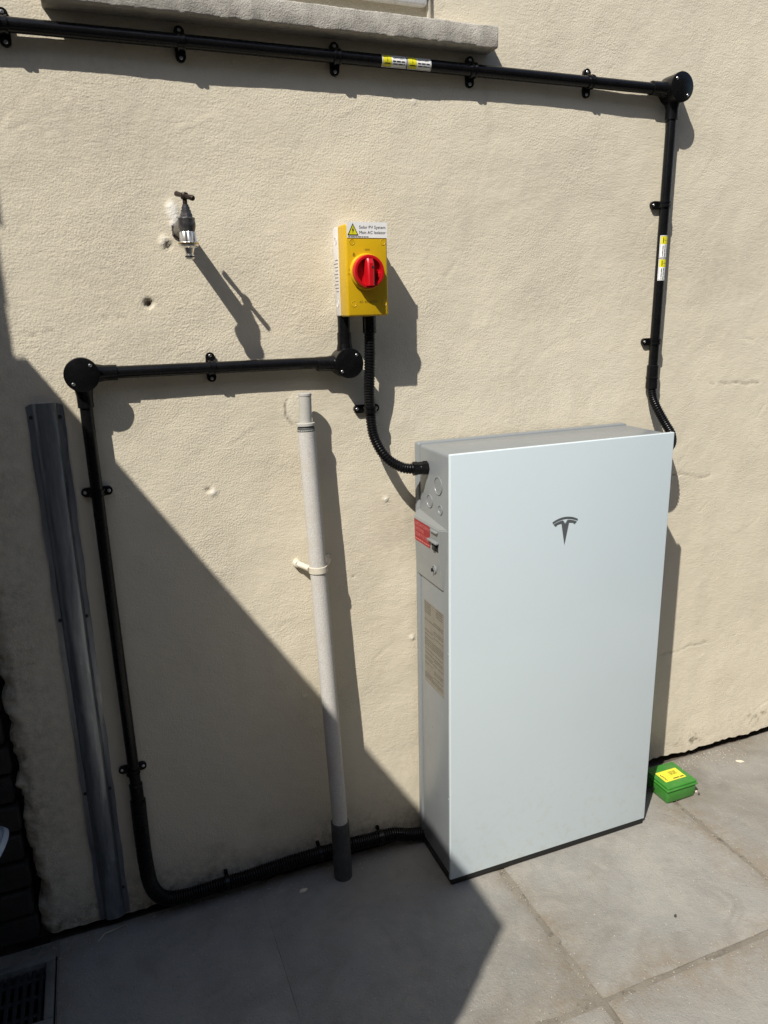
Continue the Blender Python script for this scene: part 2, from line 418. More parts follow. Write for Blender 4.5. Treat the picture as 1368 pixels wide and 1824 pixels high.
def build_wall():
    xs = np.array(grid_axis(-.957, 1.42, .0046, 3.6, 40)); zs = np.array(grid_axis(.018, 2.14, .0046, 3.0, 20))
    X, Z = np.meshgrid(xs, zs); nx, nz = len(xs), len(zs)
    y = .0026*vnoise(X, Z, .36, 1) + .0019*vnoise(X, Z, .14, 2) + .0005*vnoise(X, Z, .045, 3) + .0002*vnoise(X, Z, .017, 4)
    s = X*math.cos(.66)-Z*math.sin(.66); t = X*math.sin(.66)+Z*math.cos(.66)
    y += .00016*vnoise(s*.35, t, .007, 5) + .00012*vnoise(X, Z, .0066, 6)
    dirt_shade = np.zeros_like(X); pale = np.zeros_like(X); bare = np.zeros_like(X)
    nn = .5+.5*vnoise(X, Z, .06, 9); n2 = .5+.5*vnoise(X, Z, .02, 10)
    # drilled hole, chips, filler lumps
    wob = 1+.35*vnoise(X, Z, .006, 11)
    h = np.clip(blob(X, Z, -.574, 1.4465, .0095, .5)*(1+.6*vnoise(X, Z, .007, 73)), 0, 1); y += .010*np.clip(h, 0, 1); bare = np.maximum(bare, np.clip(h*1.5, 0, 1)*.8)
    for cx, cz, r, d in ((-.487, 1.046, .011, .004), (-.157, .79, .006, .003), (.30, .62, .004, .002), (-.30, .60, .004, .002), (-.32, .44, .005, .002), (.05, .34, .004, .002)):
        y += d*blob(X, Z, cx, cz, r, .8, 1.6); bare = np.maximum(bare, .35*blob(X, Z, cx, cz, r*.7, .8, 1.8))
    for cx, cz, r, d in ((-.4775, 1.041, .011, .003), (.0186, 1.8545, .007, .0022), (-.0676, .978, .008, .003), (-.299, .4973, .006, .003), (-.004, .60, .008, .003)):
        y -= d*blob(X, Z, cx, cz, r, .6); pale = np.maximum(pale, .5*blob(X, Z, cx, cz, r*.9, .6))
    # old filler scars (shallow raised smears)
    for cx, cz, rx, a in ((.175, 1.42, .045, 1.0), (.21, 1.40, .03, 1.3), (.78, .66, .05, 1.2), (.25, 1.72, .05, .8), (-.10, .72, .04, .9)):
        ring = np.abs(np.sqrt((X-cx)**2+((Z-cz)*a)**2)/rx-1); y -= .0006*np.clip(1-ring*3, 0, 1)*nn
    for x0, z0, x1, z1 in ((-.70, 1.42, -.62, 1.415), (-.80, 1.39, -.76, 1.40), (.92, 1.20, 1.1, 1.19), (.80, .95, .95, .93), (-.98, .70, -.86, .71), (.82, .38, 1.0, .395)):
        tt = np.clip(((X-x0)*(x1-x0)+(Z-z0)*(z1-z0))/((x1-x0)**2+(z1-z0)**2), 0, 1)
        d = np.hypot(X-x0-tt*(x1-x0), Z-z0-tt*(z1-z0)+.006*vnoise(X, Z, .03, 14))
        k = np.clip(1-d/.0045, 0, 1)*(n2 > .25); y += .0014*k; dirt_shade = np.maximum(dirt_shade, .7*k)
    # trowel drags and hairline cracks
    rt_ = random.Random(31)
    for k in range(150):
        x0, z0 = rt_.uniform(-.95, 1.35), rt_.uniform(.1, 2.1); a_ = rt_.gauss(.65, .35); L_ = rt_.uniform(.015, .07)
        i0, i1 = np.searchsorted(xs, [x0-.01, x0+L_+.01]); j0, j1 = np.searchsorted(zs, [z0-L_-.01, z0+L_+.01])
        if i1-i0 < 3 or j1-j0 < 3: continue
        sx_, sz_ = X[j0:j1, i0:i1], Z[j0:j1, i0:i1]; ux, uz = math.cos(a_), math.sin(a_)
        t_ = np.clip((sx_-x0)*ux+(sz_-z0)*uz, 0, L_); d_ = np.hypot(sx_-x0-t_*ux, sz_-z0-t_*uz+.003*vnoise(sx_, sz_, .03, 60))
        y[j0:j1, i0:i1] += rt_.uniform(-.0007, .0010)*np.clip(1-d_/rt_.uniform(.003, .007), 0, 1)
    # white filler around the tap inlet and the waste pipe hole
    wob2 = 1+.5*vnoise(X, Z, .012, 71)+.3*vnoise(X, Z, .005, 72); crisp = lambda a_: np.clip((a_-.3)*4, 0, 1)
    k = crisp(blob(X, Z, -.511, 1.618, .017, .8, .45)*wob2); pale = np.maximum(pale, .75*k); y -= .003*k
    k = crisp(blob(X, Z, -.531, 1.566, .016, .8)*wob2); pale = np.maximum(pale, .25*k); y -= .003*k
    k = crisp(blob(X, Z, -.525, 1.558, .008, .8, .7)*wob2); y += .003*k; bare = np.maximum(bare, .30*k)
    k = np.clip(blob(X, Z, -.276, 1.213, .030, .3, .8), 0, 1); y -= .0006*k; pale = np.maximum(pale, .15*k)
    ring = np.abs(np.sqrt((X+.274)**2+((Z-1.213)*.8)**2)/.031-1); bare = np.maximum(bare, .9*np.clip(1-ring*12, 0, 1)*(X < -.290)*(Z < 1.235))
    # mould and splash dirt along the foot of the wall
    foot = np.clip(1-(Z-.01)/(.07+.17*nn), 0, 1)
    left = np.clip((.15-X)/.3, 0, 1)
    dirt_shade = np.maximum(dirt_shade, foot**1.1*(.30+.60*left)*(.5+.75*n2))
    clump = np.clip(blob(X, Z, .97, .055, .10, 1.0, 2.4)*1.0 + blob(X, Z, 1.25, .07, .08, 1.0, 2), 0, 1)
    dirt_shade = np.maximum(dirt_shade, np.clip(clump*(vnoise(X, Z, .010, 15)*2.2-.2), 0, .95))
    dirt_shade = np.maximum(dirt_shade, .16*np.clip((.5-Z)/.5, 0, 1)*nn)
    lft = np.clip((-.80-X)/.15, 0, 1); dirt_shade = np.maximum(dirt_shade, lft*.8*(.4+.6*n2))  # shade at the left end is painted into the wall colour here
    for sc_, sd_, am_ in ((.30, 81, .20), (.12, 82, .14), (.05, 83, .08)):
        dirt_shade = np.maximum(dirt_shade, am_*np.clip(vnoise(X, Z, sc_, sd_)*1.6-.45, 0, 1))
    for cx, zt, L_, st_ in ((.20, 1.95, .35, .22), (.12, 1.95, .2, .12), (-.69, 1.95, .3, .16), (.66, 1.6, .2, .10), (-.46, 1.27, .18, .10), (.95, 2.1, .7, .10), (1.12, 2.1, .5, .08), (.42, 2.1, .35, .07)):
        wv = cx+.006*vnoise(Z, Z*0, .12, int(cx*100)+400); k = np.clip(1-np.abs(X-wv)/(.010+.008*nn), 0, 1)*np.clip((zt-Z)/.02, 0, 1)*np.clip(1-(zt-Z)/L_, 0, 1); dirt_shade = np.maximum(dirt_shade, st_*k)
    # the render curls back and crumbles at its broken left edge
    eb = np.clip((-.925-X)/.032, 0, 1.5); y += .022*eb**2*(.6+.8*nn) + .006*eb*vnoise(X, Z, .02, 30); dirt_shade = np.maximum(dirt_shade, np.clip(eb*1.1, 0, 1)*(.5+.5*n2))  # edge colour darkened too, so it fades into painted shade
    # ragged foot and ragged left edge
    zz = Z.copy(); xx = X.copy()
    rag = .0045*vnoise(X, Z*0, .06, 20)+.0030*vnoise(X, Z*0, .014, 21)
    zz += rag*np.clip(1-(Z-.018)/.03, 0, 1)
    ragx = .012*vnoise(Z, Z*0, .13, 22)+.006*vnoise(Z, X, .03, 23)+.004*vnoise(Z, X, .010, 24)
    xx += ragx*np.clip(1-(X+.957)/.05, 0, 1)
    co = np.stack([xx, y, zz], -1).reshape(-1, 3)
    # returned edges: foot and left side go back 60 mm
    foot_b = np.stack([xx[0], np.full(nx, .09), zz[0]], -1); left_b = np.stack([xx[:, 0], np.full(nz, .06), zz[:, 0]], -1)
    verts = np.concatenate([co, foot_b, left_b])
    idx = np.arange(nx*nz).reshape(nz, nx)
    q = np.stack([idx[:-1, :-1], idx[:-1, 1:], idx[1:, 1:], idx[1:, :-1]], -1).reshape(-1, 4)
    fb = nx*nz + np.arange(nx); lb = nx*nz+nx+np.arange(nz)
    q2 = np.stack([fb[:-1], fb[1:], idx[0, 1:], idx[0, :-1]], -1)
    q3 = np.stack([lb[1:], lb[:-1], idx[:-1, 0], idx[1:, 0]], -1)
    Q = np.concatenate([q, q2, q3]).astype('i')
    me = bpy.data.meshes.new('house_wall'); me.vertices.add(len(verts)); me.vertices.foreach_set('co', verts.astype('f').ravel())
    me.loops.add(Q.size); me.loops.foreach_set('vertex_index', Q.ravel())
    me.polygons.add(len(Q)); me.polygons.foreach_set('loop_start', np.arange(len(Q), dtype='i')*4)
    me.update(calc_edges=True)
    pad = np.zeros(nx+nz)
    for nm, arr in (('dirt_shade', dirt_shade), ('pale', pale), ('bare', bare)):
        at = me.attributes.new(nm, 'FLOAT', 'POINT'); at.data.foreach_set('value', np.concatenate([arr.ravel(), pad]).astype('f'))
    o = link_mesh('house_wall', me, M['wall'], None, 60, origin=(0, 0, 0))
    tag(o, 'cream painted render wall of the house carrying the conduits, sill and tap', 'wall')
    return o
WALL = build_wall()

# footing, exposed old brickwork at the broken left edge, sill, window
part('gap_soil', box((-.95, -.0018, -.06), (3.6, .0395, -.016), .002), M['soilgap'], WALL)
part('footing', box((-1.7, .040, -.12), (3.6, .25, .012), .004), M['soilgap'], WALL)
part('footing', box((-1.7, .075, .0125), (3.6, .25, .30), .004), M['plinth'], WALL)
part('masonry_core', box((-1.7, .06, .30), (3.6, .25, 3.0), 0), M['plinth'], WALL)
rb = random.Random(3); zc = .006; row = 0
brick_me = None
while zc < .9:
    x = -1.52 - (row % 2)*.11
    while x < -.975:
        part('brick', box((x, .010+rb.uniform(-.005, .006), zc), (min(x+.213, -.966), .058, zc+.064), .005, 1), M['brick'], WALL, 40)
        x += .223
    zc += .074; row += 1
sbm = box((-.705, -.050, 1.958), (.1985, .03, 2.0005), .004, 2)
bmesh.ops.subdivide_edges(sbm, edges=[e for e in sbm.edges if e.calc_length() > .3], cuts=110)
rs = random.Random(5)
for v in sbm.verts:
    k = .0009*(2*rs.random()-1)+.0004*math.sin(v.co.x*37)*math.sin(v.co.x*11)
    if v.co.y < -.03: v.co.z += k*.8; v.co.y += .0010*(2*rs.random()-1)
part('window_sill', sbm, M['sill'], WALL, 50)['label'] = 'rough grey concrete window sill'
wf = part('window_frame', box((-.60, -.016, 2.034), (.047, .01, 2.088), .004), M['upvc'], WALL)
part('frame_groove', box((-.598, -.0166, 2.0555), (.045, -.0155, 2.058)), M['pebble'], wf)
part('window_frame', box((-.002, -.016, 2.090), (.047, .01, 2.9), .004), M['upvc'], WALL)
part('window_frame', box((-.60, -.016, 2.090), (-.551, .01, 2.9), .004), M['upvc'], WALL)
part('window_pane', box((-.549, -.008, 2.090), (-.004, -.004, 2.9)), M['pane'], WALL)
part('render_bead', box((.050, -.010, 2.012), (.058, .004, 2.9), .002), M['creamclip'], WALL)

# ------------------------------------------------------------------ ground and paving
bm = NB(); s = 60
bm.faces.new([bm.verts.new(p) for p in ((-s, -s, -.06), (s, -s, -.06), (s, s, -.06), (-s, s, -.06))])
g = part('ground', bm, M['soil'], None, None); g['kind'] = 'structure'
def noisy_sheet(x0, x1, y0, y1, z, step, amp, sc, seed, hole=None):
    xs = np.linspace(x0, x1, int((x1-x0)/step)+1); ys = np.linspace(y0, y1, int((y1-y0)/step)+1)
    X, Y = np.meshgrid(xs, ys); Zz = z+amp*vnoise(X, Y, sc, seed)+amp*.6*vnoise(X, Y, sc*.3, seed+1)
    co = np.stack([X, Y, Zz], -1).reshape(-1, 3); idx = np.arange(X.size).reshape(X.shape)
    Q = np.stack([idx[:-1, :-1], idx[:-1, 1:], idx[1:, 1:], idx[1:, :-1]], -1).reshape(-1, 4)
    if hole:
        c = co[Q].mean(1); Q = Q[~((c[:, 0] > hole[0]) & (c[:, 0] < hole[1]) & (c[:, 1] > hole[2]) & (c[:, 1] < hole[3]))]
    me = bpy.data.meshes.new('sheet'); me.from_pydata(co.tolist(), [], Q.tolist()); return me
DRAIN = (-1.125, -.9335, -.2425, -.0495)
pav = link_mesh('patio', noisy_sheet(-1.62, 2.0, -2.6, -.002, -.0042, .010, .0011, .03, 40, DRAIN), M['mortar'], None, 60, origin=(0, 0, 0))
pav['kind'] = 'structure'
def slab(x0, x1, y0, y1, seed, fine, soft=''):
    rnd = random.Random(seed); n = max(4, int(round((x1-x0)/fine))); m = max(4, int(round((y1-y0)/fine)))
    bm = NB(); V = {}; lay = bm.verts.layers.float.new('dust')
    sx, sy = rnd.uniform(-.0015, .0015), rnd.uniform(-.0015, .0015); off = rnd.uniform(-.001, .0012)
    for j in range(m+1):
        for i in range(n+1):
            u, v = i/n, j/m; x = x0+(x1-x0)*u; y = y0+(y1-y0)*v
            e = min(9 if 'l' in soft else x-x0, 9 if 'r' in soft else x1-x, y-y0, y1-y)
            z = off + sx*(u-.5)*2 + sy*(v-.5)*2 + .0013*float(vnoise(np.array(x), np.array(y), .06, seed)) - (.0026 if e < 1e-6 else (.0004 if e < fine*1.2 else 0))
            if e < 1e-6:
                wv = .0016*float(vnoise(np.array(x), np.array(y), .09, seed+3))+.0006*rnd.uniform(-1, 1)
                if i in (0, n): x += wv
                if j in (0, m): y += wv
            V[i, j] = bm.verts.new((x, y, z)); nz_ = .5+.5*float(vnoise(np.array(x), np.array(y), .11, seed+9))
            V[i, j][lay] = max(0, 1-e/(.02+.11*nz_))*(.45+.9*nz_)
    for j in range(m):
        for i in range(n): bm.faces.new((V[i, j], V[i+1, j], V[i+1, j+1], V[i, j+1]))
    rim = [(i, 0) for i in range(n+1)] + [(n, j) for j in range(1, m+1)] + [(i, m) for i in range(n-1, -1, -1)] + [(0, j) for j in range(m-1, 0, -1)]
    low = [bm.verts.new((V[k].co.x, V[k].co.y, -.04)) for k in rim]
    for k in range(len(rim)):
        k2 = (k+1) % len(rim); bm.faces.new((V[rim[k]], low[k], low[k2], V[rim[k2]]))
    return part('paving_slab', bm, M['slab'], pav, 50)
XJ = [-1.06, -.452, .152, .757, 1.365, 1.97]; YJ = [.003, -.632, -1.242, -1.85, -2.46]
seed = 100
for j in range(len(YJ)-1):
    for i in range(len(XJ)-1):
        seed += 1; g_ = .0076
        gl = .0004 if i == 1 else g_; gr_ = .0004 if i == 0 else g_; sf = 'l' if i == 1 else ('r' if i == 0 else '')
        x0, x1, y1, y0 = XJ[i]+gl, XJ[i+1]-gr_, YJ[j]-g_, YJ[j+1]+g_
        if i == 0 and j == 0:
            slab(-.925, x1, y0, y1, seed, .02, 'r'); slab(-1.20, -.936, y0, -.256, seed+50, .03); continue
        slab(x0, x1, y0, y1, seed, .02 if j < 2 else .06, sf)

# ------------------------------------------------------------------ boundary wall and tall pier beyond the left edge (they throw the big shadow)
def block_wall(name, label, x0, x1, y0, y1, top, seed, jag):
    t = thing(name, ((x0+x1)/2, (y0+y1)/2, 0), label, 'wall')
    part('core', box((x0+.012, y0+.012, -.05), (x1-.006, y1-.002, top-.006)), M['stone'], t)
    rnd = random.Random(seed); z = 0; row = 0; hs = []
    nrow = max(1, int(top/.16)); hrow = top/nrow
    for r_ in range(nrow):
        y = y0; k = 0
        while y < y1-.02:
            ln = min(.36 if (k or r_ % 2) else .18, y1-y)
            if y1-(y+ln) < .06: ln = y1-y
            e0 = rnd.uniform(-jag, jag) if y == y0 else 0
            a = rnd.uniform(-.003, .002)
            part('block', box((x0+rnd.uniform(-.003, .003), y+.003+e0, z+.003), (x1+a, y+ln-.003, z+hrow-.003+(rnd.uniform(-.006, .003) if r_ == nrow-1 else 0)), .006, 1), M['stone'], t, 40)
            y += ln; k += 1
        z += hrow
    return t
block_wall('boundary_wall', 'dark block garden wall standing out at right angles from the house', -1.45, -1.25, -1.485, -.368, 2.036, 11, .004)
block_wall('block_pier', 'tall dark block pier where the garden wall meets the house', -1.50, -1.25, -.366, -.006, 2.9, 12, .013)

# ------------------------------------------------------------------ unseen house added behind the camera to block part of the sky
Hs = thing('house', (1.0, -5.6, 0), 'unseen brown brick house added across the yard to block sky light', 'house')
part('wall', box((-6.0, -9.0, -.05), (8.0, -4.9, 5.4), .01), M['brickfar'], Hs)
part('roof', prism([(-9.3, 5.35), (-4.6, 5.35), (-6.95, 7.4)], lambda u, v, h: (-6.2+h, u, v), 14.4), M['plinth'], Hs)
for x in (-4.2, -1.2, 2.4, 5.4):
    for z in (1.0, 3.4):
        if x == 2.4 and z == 1.0: continue
        wn = part('window', box((x-.55, -4.93, z), (x+.55, -4.87, z+1.25), .01), M['upvc'], Hs)
        for k in (0, 1):
            part('pane', box((x-.49+k*.51, -4.875, z+.06), (x-.02+k*.51, -4.864, z+1.19)), M['pane'], wn)
        part('sill', box((x-.65, -4.91, z-.09), (x+.65, -4.80, z-.005), .01), M['sill'], wn)
dr = part('door', box((2.0, -4.93, 0), (2.85, -4.87, 2.05), .01), M['boot'], Hs)
part('handle', box((2.72, -4.875, 1.0), (2.75, -4.82, 1.14), .005), M['steel'], dr)

# ------------------------------------------------------------------ conduit fittings
RC = .0125            # 25 mm conduit
YC = -.0190            # its centre in front of the wall
def along(axis):
    return Vector((1, 0, 0)) if axis == 'x' else Vector((0, 0, 1))
def saddle(root, x, z, axis, yc=YC, r=RC, label=None):
    a = along(axis); b = Vector((0, 0, 1)) if axis == 'x' else Vector((1, 0, 0))
    o = Vector((x, 0, z))
    def Mp(u, v, h): return tuple(o + b*u + a*v + Vector((0, -1, 0))*h)
    # oval base plate
    hl, hw = .031, .0095; poly = []
    for k in range(20):
        t = math.pi*k/19-math.pi/2
        poly.append((hl-hw+hw*math.cos(t), hw*math.sin(t)))
    for k in range(20):
        t = math.pi*k/19+math.pi/2
        poly.append((-hl+hw+hw*math.cos(t), hw*math.sin(t)))
    bm = prism(poly, Mp, .0075)
    sd = part('saddle_clip', bm, M['black'], root, 40)
    # strap over the conduit: two ribs and a web
    bm = NB(); yf = -yc
    for c, wd, rr in ((-.0052, .0034, r+.0032), (.0052, .0034, r+.0032), (0, .0068, r+.0016)):
        prev = None; n = 22
        for k in range(n+1):
            t = math.pi*(k/n)*1.16 - math.pi*.08
            for_ring = []
            for dv in (-wd/2, wd/2):
                for rad in (r-.0002, rr):
                    for_ring.append(bm.verts.new(Mp(rad*math.cos(t), c+dv, yf+rad*math.sin(t))))
            if prev:
                p, q = prev, for_ring
                for i, j in ((0, 1), (1, 3), (3, 2), (2, 0)): bm.faces.new((p[i], p[j], q[j], q[i]))
            prev = for_ring
    part('strap', bm, M['black'], sd, 40)
    # screws in the two ears
    for s in (-1, 1):
        p = o + b*(s*.0235) + Vector((0, -.0075, 0)); screw(p, (0, -1, 0), .0035, sd)
    return sd
def round_box(root, x, z, spouts, yb=-.002, yf=-.050, r=.0325, label=None):
    bx_ = part('junction_box', lathe((x, 0, z), (0, -1, 0), [(-yb, r*.97), (-yb+.001, r), (-yf-.006, r), (-yf-.005, r+.0008), (-yf-.0008, r+.0008), (-yf, r-.0006)], 44), M['black'], root, 30)
    for d in spouts:
        d = Vector(d); o = Vector((x, YC, z))
        prof = [(r*.6, .020), (r*.98, .0178), (r+.008, .0162), (r+.010, .0158), (r+.034, .0155), (r+.0345, .0140)]
        part('spout', lathe(o, d, prof, 26), M['black'], bx_, 40)
    dd = .0245
    a = (spouts[0][0]+spouts[-1][0], spouts[0][2]+spouts[-1][2])
    l = math.hypot(*a) or 1; px_, pz_ = -a[1]/l, a[0]/l
    for s in (-1, 1):
        screw((x+s*px_*dd, yf-.0002, z+s*pz_*dd), (0, -1, 0), .0034, bx_)
    return bx_

def warn_sticker(root, Ms, u0, length, half):
    """white sticker: yellow square with a warning triangle, heading, two lines of tiny print"""
    st = part('warning_sticker', plate(Ms, u0, u0+length, -half, half, .0003, 4, 12), M['white'], root, 60)
    ins = .0022; sq = 2*half-2*ins-.001
    part('border', NB() if False else frame_strip(Ms, u0+ins*.6, u0+length-ins*.6, -half+ins*.6, half-ins*.6, .0006, .00045), M['blueink'], st, None)
    part('yellow_field', plate(Ms, u0+ins, u0+ins+sq*.86, -half+ins, half-ins, .0005, 4, 12), M['yellow'], st, 60)
    cu = u0+ins+sq*.43; e = sq*.36
    tri_out = [(cu-e, -e*.8), (cu+e, -e*.8), (cu, e*1.05)]
    part('triangle', ring_poly(tri_out, .62, Ms, .0008), M['ink'], st, None)
    bolt = [(cu+.0006, e*.45), (cu-.0011, -.0004), (cu, -.0001), (cu-.0005, -e*.6), (cu+.0012, .0003), (cu+.0002, .0003)]
    bm = NB(); bm.faces.new([bm.verts.new(Ms(u, v, .0008)) for u, v in bolt]); part('bolt', bm, M['ink'], st, None)
    t0 = u0+ins+sq*.86+.0015; t1 = u0+length-.003
    lettering('lettering', 'DANGER', .0062, Ms, (t0+t1)/2, half*.28, .0007, M['ink'], st, 'CENTER')
    dashes('small_print', [(t0+.001, t1, -half*.12, .0019), (t0+.002, t1-.001, -half*.48, .0019)], Ms, .0007, M['ink'], st, 3)
    return st
def frame_strip(Ms, u0, u1, v0, v1, wd, h):
    bm = NB()
    def quad(a, b, c, d, n):
        for k in range(n):
            f0, f1 = k/n, (k+1)/n
            L = lambda p, q, f: (p[0]+(q[0]-p[0])*f, p[1]+(q[1]-p[1])*f)
            bm.faces.new([bm.verts.new(Ms(*p, h)) for p in (L(a, b, f0), L(a, b, f1), L(d, c, f1), L(d, c, f0))])
    quad((u0, v0), (u1, v0), (u1, v0+wd), (u0, v0+wd), 4); quad((u0, v1-wd), (u1, v1-wd), (u1, v1), (u0, v1), 4)
    quad((u0, v0+wd), (u0, v1-wd), (u0+wd, v1-wd), (u0+wd, v0+wd), 10); quad((u1-wd, v0+wd), (u1-wd, v1-wd), (u1, v1-wd), (u1, v0+wd), 10)
    return bm
def ring_poly(poly, k, Ms, h):
    cx = sum(p[0] for p in poly)/len(poly); cy = sum(p[1] for p in poly)/len(poly)
    inn = [(cx+(x-cx)*k, cy+(y-cy)*k) for x, y in poly]; bm = NB(); n = len(poly)
    a = [bm.verts.new(Ms(*p, h)) for p in poly]; b = [bm.verts.new(Ms(*p, h)) for p in inn]
    for i in range(n): bm.faces.new((a[i], a[(i+1) % n], b[(i+1) % n], b[i]))
    return bm

# ---- run A: along the top under the sill, down the right side to the battery
XA, ZA = .7015, 1.920
A = thing('conduit_run', (XA, 0, 1.2), 'black conduit running below the window sill and down the right to the battery', 'conduit', 'black cable conduits on the wall')
part('pipe', tube([(-1.249, YC, ZA), (-.4, YC, ZA+.0012), (.2, YC, ZA), (XA-.05, YC, ZA-.001)], RC, 28), M['black'], A)
part('pipe', tube([(XA, YC, ZA-.05), (XA-.002, YC, 1.6), (XA-.004, YC, 1.235)], RC, 28), M['black'], A)
round_box(A, XA, ZA, [(-1, 0, 0), (0, 0, -1)])
for x in (-.771, -.468, -.159, .1525, .4586): saddle(A, x, ZA, 'x')
for z in (1.66, 1.3225): saddle(A, XA-.003, z, 'z')
def Mtop(u, v, h):
    a = v/RC; r = RC+.0002+h; return (u, YC-r*math.cos(a), ZA+r*math.sin(a))
warn_sticker(A, Mtop, -.0635, .0545, .0135); warn_sticker(A, Mtop, -.0068, .0545, .0135)
def Mside(u, v, h):
    a = v/RC; r = RC+.0002+h; return (XA-.003+r*math.sin(a), YC-r*math.cos(a), u*-1)
warn_sticker(A, Mside, -1.586, .0535, .0135); warn_sticker(A, Mside, -1.5305, .0535, .0135)
part('coupler', lathe((XA-.004, YC, 1.262), (0, 0, -1), [(0, .0142), (.001, .0152), (.030, .0152), (.031, .0165), (.036, .0165), (.037, .0152), (.052, .0160), (.062, .0155), (.063, .013)], 28), M['black'], A)
part('flexible_tail', corrugated([(XA-.004, YC, 1.205), (XA-.003, -.026, 1.175), (.703, -.040, 1.148), (.716, -.058, 1.112), (.722, -.078, 1.084), (.712, -.093, 1.060), (.685, -.100, 1.048), (.640, -.100, 1.045)], .0125), M['blackflex'], A)
part('gland', lathe((.606, -.100, 1.045), (1, 0, 0), [(0, .019), (.010, .019), (.011, .0165), (.045, .0165), (.046, .013)], 8), M['black'], A, 20)

# ---- run B: left drop, across to the isolator
XB, ZB = -.7165, 1.3135
B = thing('conduit_run', (XB, 0, 0), 'black conduit from under the yellow switch down the left side to the floor', 'conduit', 'black cable conduits on the wall')
part('pipe', tube([(XB, YC, ZB-.05), (XB, YC, .9), (XB+.002, YC, .32)], RC, 28), M['black'], B)
XI = -.1645
part('pipe', tube([(XB+.05, YC, ZB), (XI-.05, YC, ZB-.0015)], RC, 28), M['black'], B)
round_box(B, XB, ZB, [(1, 0, 0), (0, 0, -1)]); round_box(B, XI, ZB-.004, [(-1, 0, 0), (0, 0, 1)], r=.0320)
part('pipe', tube([(XI, YC, ZB+.05), (XI, YC, 1.41)], .0136, 26), M['black'], B)
saddle(B, -.4605, ZB, 'x')
for z in (1.0702, .409): saddle(B, XB, z, 'z')
foot = [(XB+.002, YC, .33), (XB+.001, YC, .24), (XB+.002, -.030, .16), (-.708, -.030, .095), (-.686, -.029, .055), (-.64, -.028, .040), (-.54, -.028, .042), (-.47, -.030, .045), (-.40, -.027, .047), (-.33, -.029, .051), (-.26, -.027, .049), (-.20, -.028, .051), (-.16, -.028, .048), (-.085, -.028, .045), (-.035, -.030, .030), (.01, -.034, .024)]
part('flexible_tail', corrugated(foot, .0178), M['blackflex'], B)  # hose made oversized so its black also stands for the shadow below
part('coupler', lathe((XB+.002, YC, .375), (0, 0, -1), [(0, .0142), (.001, .0152), (.05, .0152), (.051, .0160), (.062, .0160), (.063, .013)], 26), M['black'], B)
for x, z in ((-.53, .0425), (-.287, .0495), (-.118, .0465)):
    p = part('cable_clip', lathe((x-.006, -.028, z), (1, 0, 0), [(0, .0182), (.0006, .0196), (.0114, .0196), (.012, .0182)], 24), M['black'], B)
    part('clip_ear', box((x-.004, -.012, z+.010), (x+.005, .001, z+.0200), .002), M['black'], p)

# ---- run C: corrugated drop from the isolator to the battery
C_ = thing('flexible_conduit', (-.118, 0, 1.2), 'corrugated black conduit curving from the yellow switch into the battery side', 'conduit', 'black cable conduits on the wall')
part('hose', corrugated([(-.1145, -.047, 1.39), (-.1155, -.048, 1.34), (-.1160, -.044, 1.29), (-.1155, -.036, 1.24), (-.1122, -.031, 1.195), (-.1070, -.038, 1.139), (-.087, -.060, 1.0926), (-.0545, -.072, 1.069), (-.026, -.082, 1.064), (-.010, -.086, 1.0645)], .0125), M['blackflex'], C_)
part('gland', lathe((-.1143, -.047, 1.4115), (0, 0, -1), [(0, .0145), (.004, .0150), (.0385, .0150), (.0392, .0128)], 24), M['black'], C_)
bm = lathe((-.030, -.081, 1.0642), (1.0, -.12, .01), [(0, .0138), (.0008, .0165), (.010, .0165), (.011, .0152), (.024, .0152), (.025, .0165), (.040, .0165)], 8)
part('gland', bm, M['black'], C_, 20)
saddle(C_, -.1122, 1.2015, 'z', yc=-.031, r=.0128)

# ------------------------------------------------------------------ isolator switch
I = thing('isolator_switch', (-.130, 0, 1.409), 'yellow isolator switch box with a red rotary knob', 'switch')
ix0, ix1, iz0, iz1 = -.1775, -.0845, 1.4095, 1.5955; iyf = -.0895
part('base', box((ix0+.001, -.037, iz0+.001), (ix1-.001, .001, iz1-.001), .004), M['isogrey'], I)
part('cover', box((ix0, iyf, iz0), (ix1, -.0375, iz1), .0045, 3), M['isoyel'], I)
Mi = lambda u, v, h: (u, iyf-.0001-h, v)
for sx_, sz_ in ((ix0+.014, iz1-.036), (ix1-.010, iz1-.036), (ix0+.014, iz0+.026), (ix1-.010, iz0+.026)):
    part('screw_cap', lathe((sx_, iyf, sz_), (0, -1, 0), [(-.001, .0062), (.0005, .0062), (.0008, .0056), (.0002, .0050), (.0002, .0001)], 22), M['isoyel'], I)
# side print on the grey base
Ms_ = lambda u, v, h: (ix0+.001-h, u, v)
dashes('side_print', [(-.031, -.012+.004*(k % 3), 1.462+k*.0072, .0013) for k in range(10)], lambda u, v, h: (ix0+.0008-h, u, v), .0003, M['labelink'], I, 5)
part('knockout', lathe((ix0+.001, -.020, 1.567), (-1, 0, 0), [(-.0005, .008), (.0006, .008), (.0008, .007), (.0001, .0065), (.0001, .0001)], 22), M['isogrey'], I)
part('knockout', lathe((ix0+.001, -.020, 1.437), (-1, 0, 0), [(-.0005, .008), (.0006, .008), (.0008, .007), (.0001, .0065), (.0001, .0001)], 22), M['isogrey'], I)
